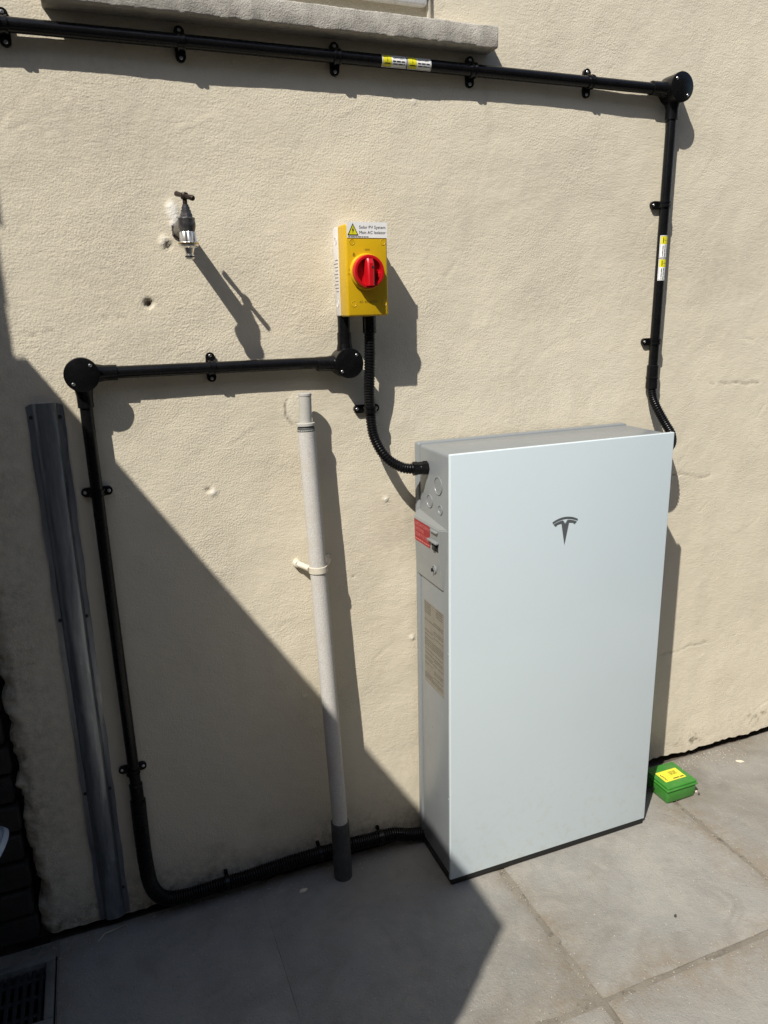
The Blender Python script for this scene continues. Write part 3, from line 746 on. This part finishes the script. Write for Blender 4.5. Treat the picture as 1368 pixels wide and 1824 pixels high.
# top label
lb = part('safety_label', plate(Mi, ix0+.0035, ix1-.0005, 1.5675, 1.5985, .0008), M['white'], I, None)
lettering('lettering', 'Solar PV System', .0082, Mi, -.1475, 1.5858, .0012, M['ink'], lb, 'LEFT', .0585)
lettering('lettering', 'Main AC Isolator', .0082, Mi, -.1475, 1.5755, .0012, M['ink'], lb, 'LEFT', .0585)
dashes('small_print', [(-.1715, -.1270, 1.5690, .0013)], Mi, .0012, M['ink'], lb, 8)
tc = (-.1610, 1.5765)
tri = [(tc[0]-.0120, 1.5725), (tc[0]+.0120, 1.5725), (tc[0], 1.5960)]
bm = NB(); bm.faces.new([bm.verts.new(Mi(u, v, .0011)) for u, v in tri]); part('triangle', bm, M['yellow'], lb, None)
part('triangle_border', ring_poly(tri, .80, Mi, .0014), M['ink'], lb, None)
bolt = [(tc[0]+.0012, 1.5895), (tc[0]-.0022, 1.5818), (tc[0]-.0002, 1.5822), (tc[0]-.0008, 1.5758), (tc[0]+.0024, 1.5838), (tc[0]+.0004, 1.5834)]
bm = NB(); bm.faces.new([bm.verts.new(Mi(u, v, .0014)) for u, v in bolt]); part('bolt', bm, M['ink'], lb, None)
lettering('lettering', 'ION', .0058, Mi, -.1305, 1.5425, .0004, M['isoink'], I, 'CENTER')
lettering('lettering', 'O', .0062, Mi, -.1705, 1.5025, .0004, M['isoink'], I, 'CENTER')
lettering('lettering', 'OFF', .0050, Mi, -.1705, 1.4945, .0004, M['isoink'], I, 'CENTER')
lettering('lettering', 'AC  ISOLATOR', .0062, Mi, -.1305, 1.4375, .0004, M['isoink'], I, 'CENTER')
pad = [(-.1625, 1.5315), (-.1575, 1.5315), (-.1575, 1.5352), (-.1625, 1.5352)]
part('padlock_mark', ring_poly(pad, .6, Mi, .0004), M['isoink'], I, None)
arc = [(-.160+.0018*math.cos(t), 1.5352+.0034*math.sin(t)) for t in np.linspace(0, math.pi, 9)]
bm = NB(); P_ = arc; Q_ = [(-.160+(u+.160)*.6, 1.5352+(v-1.5352)*.75) for u, v in arc]
for a, b, c, d in zip(P_, P_[1:], Q_[1:], Q_): bm.faces.new([bm.verts.new(Mi(*p, .0004)) for p in (a, b, c, d)])
part('padlock_mark', bm, M['isoink'], I, None)
kc = (-.1335, 1.5000)
part('collar', lathe((kc[0], iyf, kc[1]), (0, -1, 0), [(-.001, .0372), (.005, .0368), (.0075, .0350), (.0078, .033)], 48), M['isoyel'], I)
kn = part('knob', lathe((kc[0], iyf-.0075, kc[1]), (0, -1, 0), [(0, .0335), (.0105, .0335), (.0125, .0328), (.0132, .0310), (.0125, .0272), (.001, .0255), (.001, .0001)], 52), M['red'], I)
hb = NB()
prof = [(-.0085, 0), (-.0085, .015), (-.0068, .022), (-.004, .0245), (.004, .0245), (.0068, .022), (.0085, .015), (.0085, 0)]
def Mh(u, w_, zz): return (kc[0]+u, iyf-.0075-w_, zz)
a_ = [hb.verts.new(Mh(u, w_, kc[1]-.0285)) for u, w_ in prof]; b_ = [hb.verts.new(Mh(u*1.05, w_ if w_ < .016 else w_-.001, kc[1]+.016)) for u, w_ in prof]
c_ = [hb.verts.new(Mh(u*.95, w_*.72, kc[1]+.0255)) for u, w_ in prof]
hb.faces.new(a_); hb.faces.new(c_)
for A1, A2 in ((a_, b_), (b_, c_)):
    for k in range(8): hb.faces.new((A1[k], A1[(k+1) % 8], A2[(k+1) % 8], A2[k]))
part('grip', hb, M['red'], kn, 30)
part('grip_hole', lathe((kc[0]+.003, iyf-.0318, kc[1]+.008), (0, -1, 0), [(-.004, .0022), (.0006, .0022), (.0006, .0001)], 14), M['void'], kn)
part('catch', box((kc[0]+.0200, iyf-.0190, kc[1]-.0135), (kc[0]+.0262, iyf-.0085, kc[1]-.0015), .0015), M['red'], kn)

# ------------------------------------------------------------------ garden tap
tx, ty = -.4975, -.105
T = thing('garden_tap', (-.4975, 0, 1.59), 'dull metal garden tap with a chrome hose connector on the wall', 'tap')
part('inlet', tube([(tx, .004, 1.586), (tx, -.03, 1.586), (tx, -.065, 1.586), (tx, ty+.004, 1.586)], [.0150, .0150, .0150, .0158], 24), M['bronze'], T)
part('wall_flange', lathe((tx, -.0005, 1.586), (0, -1, 0), [(-.004, 0.01914), (.004, 0.01914), (.007, 0.01566), (.018, 0.01450), (.0185, 0.01276)], 6), M['bronze'], T, 25)
bd = part('body', lathe((tx, ty, 1.5995), (0, 0, -1), [(0, 0.01281), (.001, 0.01558), (.003, 0.01601), (.005, 0.01515), (.011, 0.01622), (.018, 0.01558), (.025, 0.01366), (.031, 0.01227)], 30), M['bronze'], T)
part('bonnet', lathe((tx, ty, 1.5995), (0, 0, 1), [(-.002, 0.01259), (.0005, 0.01259), (.0065, 0.01195), (.0066, 0.01025), (.0125, 0.01003), (.013, 0.00833), (.0185, 0.00811), (.019, 0.00661), (.0225, 0.00640), (.023, 0.00374)], 6), M['bronze'], T, 25)
part('spindle', lathe((tx, ty, 1.618), (0, 0, 1), [(0, 0.00427), (.017, 0.00427)], 18), M['rusty'], T)
hd = part('handle', lathe((tx, ty, 1.631), (0, 0, 1), [(0, 0.00587), (.002, 0.00726), (.009, 0.00726), (.0115, 0.00619), (.0125, 0.00320)], 20), M['rusty'], T)
bm = NB(); add_tube(bm, [(tx-k*.011, ty+k*.026, 1.6372+k*.007) for k in (1.1, 1, 0, -1, -1.1)], [.0034, .0050, .0038, .0050, .0034], 16)
part('crossbar', bm, M['rusty'], hd)
# hose connector: knurled chrome collar, brass ring, snap-on nose
bm = NB(); n = 32; o = Vector((tx, ty, 0)); rings = []
for z_, r0, kk in ((1.5735, .0142, 0), (1.5725, .0155, .0015), (1.5555, .0163, .0017), (1.5540, .0168, 0)):
    rings.append([bm.verts.new((tx+(r0-kk*(k % 2))*math.cos(2*math.pi*k/n), ty+(r0-kk*(k % 2))*math.sin(2*math.pi*k/n), z_)) for k in range(n)])
for a1, b1 in zip(rings, rings[1:]):
    for k in range(n): bm.faces.new((a1[k], a1[(k+1) % n], b1[(k+1) % n], b1[k]))
bm.faces.new(rings[0]); bm.faces.new(rings[-1])
hc = part('hose_connector', bm, M['chrome'], T, 30)
part('brass_ring', lathe((tx, ty, 1.5540), (0, 0, -1), [(0, 0.01654), (.0004, 0.01942), (.0022, 0.01942), (.0028, 0.01835)], 36), M['brass'], hc)
part('skirt', lathe((tx, ty, 1.5512), (0, 0, -1), [(0, 0.01857), (.0035, 0.01793), (.0062, 0.01441), (.0068, 0.01067)], 36), M['chrome'], hc)
part('nose', lathe((tx, ty, 1.5448), (0, 0, -1), [(0, 0.01014), (.003, 0.00939), (.010, 0.00726), (.0125, 0.00705), (.0126, 0.00854), (.0145, 0.00854), (.0147, 0.00768), (.0165, 0.00768), (.0168, 0.00854), (.0195, 0.00811), (.0205, 0.00661), (.020, 0.00534), (.008, 0.00512)], 28), M['chrome'], hc)
part('seal', lathe((tx, ty, 1.5301), (0, 0, -1), [(0, 0.00789), (.0004, 0.00886), (.0014, 0.00886), (.0018, 0.00789)], 28), M['blackrub'], hc)

# ------------------------------------------------------------------ waste pipe
Wp = thing('waste_pipe', (-.241, -.07, 0), 'speckled grey waste pipe standing on the floor left of the battery', 'pipe')
top = Vector((-.2686, -.040, 1.170)); bot = Vector((-.2405, -.069, .145)); ax = (top-bot).normalized()
part('pipe', tube([bot, bot.lerp(top, .5), top], .0195, 30), M['speckle'], Wp)
bt = Vector((-.2402, -.0725, .0))
part('boot', tube([bt, bt+(bot-bt)*.3, bot+ax*.018, bot+ax*.0185, ], [.0235, .0238, .0232, .0215], 30), M['boot'], Wp)
part('gap_shade_ring', tube([top-ax*.004, top+ax*.004, top+ax*.008], [.0197, .0192, .0165], 26), M['boot'], Wp)  # dark colour stands in for the shaded gap at the broken pipe top
f_ = part('flange', lathe(top+ax*.008, ax, [(0, .0185), (.0006, .0205), (.006, .0205), (.0068, .0190), (.0072, .0125)], 34), M['greypvc'], Wp)
up = part('upper_pipe', tube([top+ax*.010, top+Vector((.001, .001, .04)), top+Vector((.0015, .001, .078)), top+Vector((.0015, .001, .0785))], [.0138, .0138, .0138, .0128], 28), M['greypvc'], Wp)
part('cap', lathe(top+Vector((.0015, .001, .074)), (0, 0, 1), [(0, .0138), (.0004, .0146), (.005, .0146), (.0058, .0136), (.0060, .0110)], 28), M['greypvc'], up)
cpt = bot.lerp(top, (.8445-bot.z)/(top.z-bot.z))
bm = tube([cpt+ax*-.0085, cpt+ax*-.0080, cpt+ax*.0060, cpt+ax*.0065], [.0200, .0222, .0222, .0200], 32)
cl = part('pipe_clip', bm, M['creamclip'], Wp)
for s in (-1, 1):
    bm = tube([cpt+Vector((s*.019, .004, 0)), cpt+Vector((s*.027, .020, .002)), Vector((cpt.x+s*.036, -.012, cpt.z+.004))], [.0075, .0070, .0075], 12)
    e = part('clip_ear', bm, M['creamclip'], cl)
    part('clip_foot', lathe((cpt.x+s*.038, .003, cpt.z+.004), (0, -1, 0), [(0, .0105), (.014, .0100), (.017, .0075), (.0172, .0040), (.015, .0036), (.015, .0001)], 20), M['creamclip'], cl)

# ------------------------------------------------------------------ steel channel
Cs = thing('steel_channel', (-.7965, 0, 0), 'galvanised steel cable channel fixed upright to the wall at the left', 'channel')
prof = [(-.0345, 0), (-.0345, .0016), (-.0245, .0018)] + [(.0225*math.sin(t), .0022+.0125*math.cos(t)**.8) for t in np.linspace(-1.5, 1.5, 15)] + [(.0245, .0018), (.0345, .0016), (.0345, 0)]
bm = NB(); rings = []; rn = random.Random(4); nz_ = 60
for j in range(nz_+1):
    z_ = .022+1.238*j/nz_; cxx = -.7985+.0045*(j/nz_)
    wob = .0008*math.sin(j*.9)+.0006*rn.uniform(-1, 1)
    rings.append([bm.verts.new((cxx+u+(wob if abs(u) > .03 else 0), -.003-h_-(.0006*rn.uniform(0, 1) if h_ else -.002), z_-(.010*max(0, abs(u)/.0345-.55)**1.5*2 if j == nz_ else 0))) for u, h_ in prof])
for a1, b1 in zip(rings, rings[1:]):
    for k in range(len(prof)-1): bm.faces.new((a1[k], a1[k+1], b1[k+1], b1[k]))
    bm.faces.new((a1[-1], a1[0], b1[0], b1[-1]))
bm.faces.new(rings[0]); bm.faces.new(rings[-1])
part('channel', bm, M['galv'], Cs, 30)
for x, z in ((-.8205, 1.2327), (-.7685, 1.2302), (-.8225, .798), (-.7700, .799), (-.8245, .370), (-.7715, .3698), (-.7725, .0955)):
    part('nail', lathe((x, -.0035, z), (0, -1, 0), [(-.001, .0045), (.0022, .0042), (.0030, .0024), (.0031, .0001)], 16), M['darksteel'], Cs)

# ------------------------------------------------------------------ battery unit
D = .215; H0, H1, BW = .018, 1.117, .609
Bt = thing('battery_unit', (BW/2, -D/2, 0), 'large white fronted home battery cabinet standing against the wall', 'battery')
part('housing', box((.004, -D+.0105, H0+.004), (BW-.004, -.042, H1-.004), .007, 3), M['body'], Bt)
part('rear_housing', box((.002, -.0415, H0+.002), (BW-.002, -.016, H1-.001), .006, 3), M['body'], Bt)
part('mounting_bracket', box((.05, -.0155, .12), (BW-.05, .004, 1.06), .002), M['iron'], Bt)
part('base', box((.004, -.2132, .0015), (BW-.003, -.03, H0-.0006), .002), M['blackrub'], Bt)  # black plate flush under the panel, standing in for the shadow gap
fp = part('front_panel', box((0, -D, H0), (BW, -D+.010, H1), .0026, 3), M['glass'], Bt)
# emblem on the front
c0 = .3015
sym = lambda pts: pts + [(2*c0-x, z) for x, z in pts[::-1]]
def arc_pts(r, x0, x1, zt, n):   # shallow arc with crown zt at the centre
    return [(x, zt - (r-math.sqrt(r*r-(x-c0)**2))) for x in np.linspace(x0, x1, n)]
Me = lambda u, v, h: (u, -D-.0001-h, v)
up_ = arc_pts(.072, c0-.0355, c0+.0355, .9412, 22); lo_ = arc_pts(.072, c0-.0340, c0+.0340, .9366, 22)
bm = NB()
U = [bm.verts.new(Me(x, z, .0009)) for x, z in up_]; L_ = [bm.verts.new(Me(x, z, .0009)) for x, z in lo_]
for k in range(21): bm.faces.new((U[k], U[k+1], L_[k+1], L_[k]))
part('emblem', bm, M['darkgrey'], fp, None)
th = arc_pts(.072, c0-.0325, c0-.0075, .9338, 10)
half = th + [(c0-.0060, .9330), (c0, .9246)]
right = [(2*c0-x, z) for x, z in half[::-1]][1:]
low = [(c0+.0262, .9205), (c0+.0215, .9248), (c0+.0105, .9264), (c0, .8722), (c0-.0105, .9264), (c0-.0215, .9248), (c0-.0262, .9205)]
bm = NB(); bm.faces.new([bm.verts.new(Me(x, z, .0009)) for x, z in half+right+low]); bmesh.ops.triangulate(bm, faces=bm.faces)
part('emblem', bm, M['darkgrey'], fp, None)
# left side details (x = .004 face looks left)
Mb = lambda u, v, h: (.0039-h, -u, v)
for y_, z_, r_ in ((.148, 1.0337, .0200), (.101, .9875, .0150), (.159, .9800, .0105)):
    part('knockout', lathe((.0042, -y_, z_), (-1, 0, 0), [(-.001, r_+.0010), (.0018, r_+.0008), (.0022, r_), (.0016, r_-.0010), (.0006, r_-.0016), (.0006, .0001)], 36), M['body'], Bt, 25)
# raised switch cover: wedge-topped moulding
cv = NB()
o4 = [(.0285, .957), (.2000, .9400), (.1760, .787), (.0285, .787)]
lo4 = [cv.verts.new(Mb(u, v, -.001)) for u, v in o4]
hi4 = [cv.verts.new(Mb(u, v, h)) for (u, v), h in zip([(.0290, .934), (.1665, .934), (.1735, .790), (.0290, .790)], (.010, .0085, .0050, .0050))]
cv.faces.new(hi4); cv.faces.new(lo4)
for k in range(4): cv.faces.new((lo4[k], lo4[(k+1) % 4], hi4[(k+1) % 4], hi4[k]))
bmesh.ops.bevel(cv, geom=[e for e in cv.edges if e.verts[0] in hi4 or e.verts[1] in hi4], offset=.0018, segments=2, affect='EDGES')
cvo = part('switch_cover', cv, M['bodylite'], Bt, 30)
def Mc(u, v, h):      # on the cover's slightly tilted face
    t = (v-.790)/(.934-.790); s = (u-.029)/(.1665-.029)
    return (.0039-((.005)*(1-t)+(.010-.0015*s)*t)-.0002-h, -u, v)
rl = part('red_sticker', plate(Mc, .0315, .1185, .8765, .9300, .0004), M['redlab'], cvo, None)
for s_, v, wdt in (('RAPID SHUTDOWN', .9170, .078), ('SWITCH FOR', .9040, .050), ('SOLAR PV SYSTEM', .8910, .080)):
    lettering('lettering', s_, .0128, Mc, .0350, v, .0008, M['pink'], rl, 'LEFT', wdt)
dashes('small_print', [(.035, .114, .8810, .0028)], Mc, .0008, M['pink'], rl, 4)
part('switch_window', plate(Mc, .1290, .1605, .8790, .8985, .0006), M['void'], cvo, None)
part('switch_lever', box((-.0095, -.151, .8815), (-.003, -.139, .893), .001), M['iron'], cvo)
part('switch_guard', box((-.0125, -.166, .8990), (-.003, -.116, .9045), .0018), M['bodylite'], cvo)
part('switch_guard', box((-.0105, -.162, .9240), (-.003, -.128, .9285), .0015), M['bodylite'], cvo)
lk = part('key_lock', lathe(Mc(.139, .8316, 0), (-1, 0, 0), [(-.002, .0105), (.002, .0100), (.003, .0085), (.0012, .0075), (.0012, .0001)], 28), M['bodylite'], cvo)
part('keyhole', box((-.0118, -.1405, .8275), (-.007, -.1375, .8357), .0004), M['void'], cvo)
# rating label
rt = part('rating_label', plate(Mb, .0640, .1740, .5090, .7290, .0002), M['labelgrey'], Bt, None)
rows = []
rr_ = random.Random(21); v = .722
rows += [(.066, .103, .7235-k*.0052, .0022) for k in range(6)]
rows += [(.130, .168, .7235-k*.0060, .0024) for k in range(4)]
v = .684
while v > .516:
    if rr_.random() < .8:
        a0 = rr_.choice((.066, .066, .118)); rows.append((a0, rr_.choice((.112, .170, .170)) if a0 < .1 else .170, v, .0026))
    v -= .0056
dashes('print', rows, Mb, .0005, M['labelink'], rt, 9)
bm = NB()
for k, (u0, u1, v0, v1) in enumerate(((.066, .116, .640, .680), (.120, .171, .600, .660), (.066, .113, .575, .628), (.066, .171, .545, .566))):
    pass
sq = [(.1085, .690, .0165)]
for u0, v0, s_ in sq:
    n_ = 9; c_ = s_/n_
    for i in range(n_):
        for j in range(n_):
            if (i*7+j*5+i*j) % 3 == 0:
                bm.faces.new([bm.verts.new(Mb(u0+a*c_, v0+b*c_, .0005)) for a, b in ((i, j), (i+1, j), (i+1, j+1), (i, j+1))])
bm.free()
for z_ in (.6417, .2492): 
    screw((.0036, -.2010, z_), (-1, 0, 0), .0042, Bt)

# ------------------------------------------------------------------ green box
Gb = thing('junction_box', (.777, -.127, 0), 'small green plastic junction box with a yellow label on the paving', 'box')
gx0, gx1, gy0, gy1 = .7225, .8300, -.1780, -.0740
bm = box((gx0, gy0, .001), (gx1, gy1, .043), .006, 3)
for v in bm.verts:
    k = (.043-v.co.z)/.042*.0035; v.co.x += k if v.co.x < .776 else -k; v.co.y += k if v.co.y < -.126 else -k
part('box', bm, M['green'], Gb)
ld = part('lid', box((gx0-.0025, gy0-.0025, .0432), (gx1+.0025, gy1+.0025, .0500), .0030, 3), M['green'], Gb)
part('lid_top', box((gx0+.0005, gy0+.0005, .0495), (gx1-.0005, gy1-.0005, .0580), .0028, 3), M['green'], ld)
for x, y_ in ((gx0+.008, gy0+.008), (gx1-.008, gy0+.008), (gx0+.008, gy1-.008), (gx1-.008, gy1-.008)):
    part('lid_screw', lathe((x, y_, .0575), (0, 0, 1), [(0, .0036), (.0008, .0036), (.0008, .0026), (.0002, .0022), (.0002, .0001)], 14), M['green'], ld)
Mg = lambda u, v, h: (u, v, .0581+h)
yl = part('yellow_label', plate(Mg, .7370, .8125, -.1525, -.1050, .0003), M['yelgreen'], Gb, None)
dashes('small_print', [(.775, .800, -.1165-k*.0042, .0019) for k in range(4)], Mg, .0006, M['isoink'], yl, 2)
dashes('small_print', [(.770, .808, -.1475, .0036)], Mg, .0006, M['ink'], yl, 6)
bm = NB()      # scribble-like mark at the left of the label
add_tube(bm, [(.7455, -.1180, .0586), (.7440, -.1240, .0586), (.7480, -.1270, .0586), (.7440, -.1320, .0586), (.7490, -.1350, .0586), (.7450, -.1400, .0586), (.7480, -.1465, .0586)], .0011, 6)
part('printed_mark', bm, M['ink'], yl, 60)
part('cable', tube(smooth_path([(.7235, -.118, .022), (.70, -.118, .020), (.66, -.115, .008), (.60, -.110, .0065), (.52, -.10, .0065)], .006), .0055, 12), M['blackrub'], Gb)

# ------------------------------------------------------------------ drain gully and the pipe shoe at the left edge
Dr = thing('drain_gully', (-1.03, -.146, 0), 'square drain gully with a dark iron grating in the floor corner', 'drain')
x0, x1, y0, y1 = DRAIN; fw = .0185; zf = .006
for lo, hi in (((x0, y0, -.05), (x1, y0+fw, zf)), ((x0, y1-fw, -.05), (x1, y1, zf)), ((x0, y0+fw+.0002, -.05), (x0+fw, y1-fw-.0002, zf)), ((x1-fw, y0+fw+.0002, -.05), (x1, y1-fw-.0002, zf))):
    part('frame', box(lo, hi, .003), M['frame'], Dr)
part('pit', box((x0+fw, y0+fw, -.055), (x1-fw, y1-fw, -.050)), M['void'], Dr)
nb = 9
for k in range(nb):
    xx = x0+fw+.010+(x1-x0-2*fw-.020)*k/(nb-1)
    part('bar', box((xx-.0045, y0+fw+.004, -.016), (xx+.0045, y1-fw-.004, -.004), .0015, 1), M['iron'], Dr)
for yy in (y0+fw+.030, (y0+y1)/2, y1-fw-.030):
    part('cross_bar', box((x0+fw+.003, yy-.005, -.019), (x1-fw-.003, yy+.005, -.0052), .0015, 1), M['iron'], Dr)

Ds = thing('downpipe', (-1.09, -.10, 0), 'pale grey rainwater pipe ending above the drain at the left edge', 'pipe')
part('pipe', tube([(-1.105, -.105, 2.6), (-1.105, -.105, 1.5), (-1.105, -.105, .56)], .052, 36), M['bluegrey'], Ds)
sh = smooth_path([(-1.105, -.105, .60), (-1.105, -.105, .50), (-1.092, -.105, .43), (-1.060, -.105, .37), (-1.028, -.105, .332)], .01)
part('shoe', tube(sh, [.058]*(len(sh)-2)+[.064, .066], 40), M['bluegrey'], Ds)
e = (sh[-1]-sh[-3]).normalized()
part('rim', lathe(sh[-1]-e*.010, e, [(0, .066), (.001, .071), (.012, .072), (.013, .069), (.012, .064), (-.02, .061)], 44), M['bluegrey'], Ds)

# ------------------------------------------------------------------ bits lying on the paving
def flake(name, x, y_, sx_, sy_, rot, mat, label, cat, h=.002, seed=0):
    rnd = random.Random(seed); n = 7; bm = NB(); pts = []
    for k in range(n):
        a = 2*math.pi*k/n+rnd.uniform(-.25, .25); r_ = rnd.uniform(.75, 1.1)
        u, v = sx_*r_*math.cos(a), sy_*r_*math.sin(a)
        pts.append((x+u*math.cos(rot)-v*math.sin(rot), y_+u*math.sin(rot)+v*math.cos(rot)))
    a = [bm.verts.new((p[0], p[1], .0004)) for p in pts]; b = [bm.verts.new((x+(p[0]-x)*.8, y_+(p[1]-y_)*.8, h*rnd.uniform(.8, 1.4))) for p in pts]
    bm.faces.new(a); bm.faces.new(b)
    for k in range(n): bm.faces.new((a[k], a[(k+1) % n], b[(k+1) % n], b[k]))
    return tag(part(name, bm, M[mat], None, 25), label, cat)
flake('render_flake', 1.0867, -.0965, .014, .0075, -.5, 'chip', 'pale flake of render lying near the wall right of the green box', 'flake', .003, 1)
flake('render_flake', -.3507, -.083, .0125, .006, .1, 'chip', 'pale flat flake on the shaded paving left of the waste pipe foot', 'flake', .003, 2)
flake('render_flake', .8460, -.1600, .0065, .004, -.3, 'chip', 'tiny pale chip touching the right side of the green box', 'flake', .004, 3)
flake('pebble', .8440, -.1760, .0042, .0038, 0, 'pebble', 'dark pebble beside the lower right corner of the green box', 'pebble', .006, 4)
flake('pebble', .4532, -.5122, .0036, .0034, .4, 'pebble', 'small dark pebble alone on the middle of the sunlit slab', 'pebble', .005, 5)
bm = tube([(-.842, -.055, .004), (-.825, -.036, .006), (-.80, -.030, .004), (-.775, -.022, .003)], [.0012, .0016, .0014, .0006], 6)
tag(part('straw', bm, M['straw'], None), 'dry straw stalk lying at the foot of the steel channel', 'straw')
# loose grit, thickest along the wall foot
rg = random.Random(77); bm = NB()
def grain(x, y_, s_):
    p = [Vector((x+s_*rg.uniform(-1, 1)*.3+dx*s_, y_+s_*dy, .0004+max(0, dz)*s_*rg.uniform(.6, 1.2))) for dx, dy, dz in ((1, 0, 0), (0, 1, 0), (-1, 0, 0), (0, -1, 0), (0, 0, .9))]
    v = [bm.verts.new(q) for q in p]
    for k in range(4): bm.faces.new((v[k], v[(k+1) % 4], v[4]))
for k in range(900):
    x = rg.uniform(.62, 1.5); y_ = -.016-abs(rg.gauss(0, .035)); grain(x, y_, rg.choice((.001, .0015, .002, .003)))
for k in range(350):
    x = rg.uniform(-.95, .6); y_ = -.016-abs(rg.gauss(0, .035)); grain(x, y_, rg.choice((.001, .0015, .002, .003)))
for k in range(420):
    grain(rg.uniform(-.9, 1.5), rg.uniform(-1.0, -.02), rg.choice((.0008, .001, .0014, .002)))
for k in range(160):
    xj = rg.choice((.152, .757)); grain(xj+rg.gauss(0, .012), rg.uniform(-.9, -.1), rg.choice((.001, .0015, .002)))
for k in range(160):
    grain(rg.uniform(-.1, 1.3), -.632+rg.gauss(0, .014), rg.choice((.001, .0015, .002)))
gr = part('grit', bm, M['grit'], None, None); gr['kind'] = 'stuff'
tag(gr, 'loose sandy grit scattered on the paving and along the wall foot', 'grit')
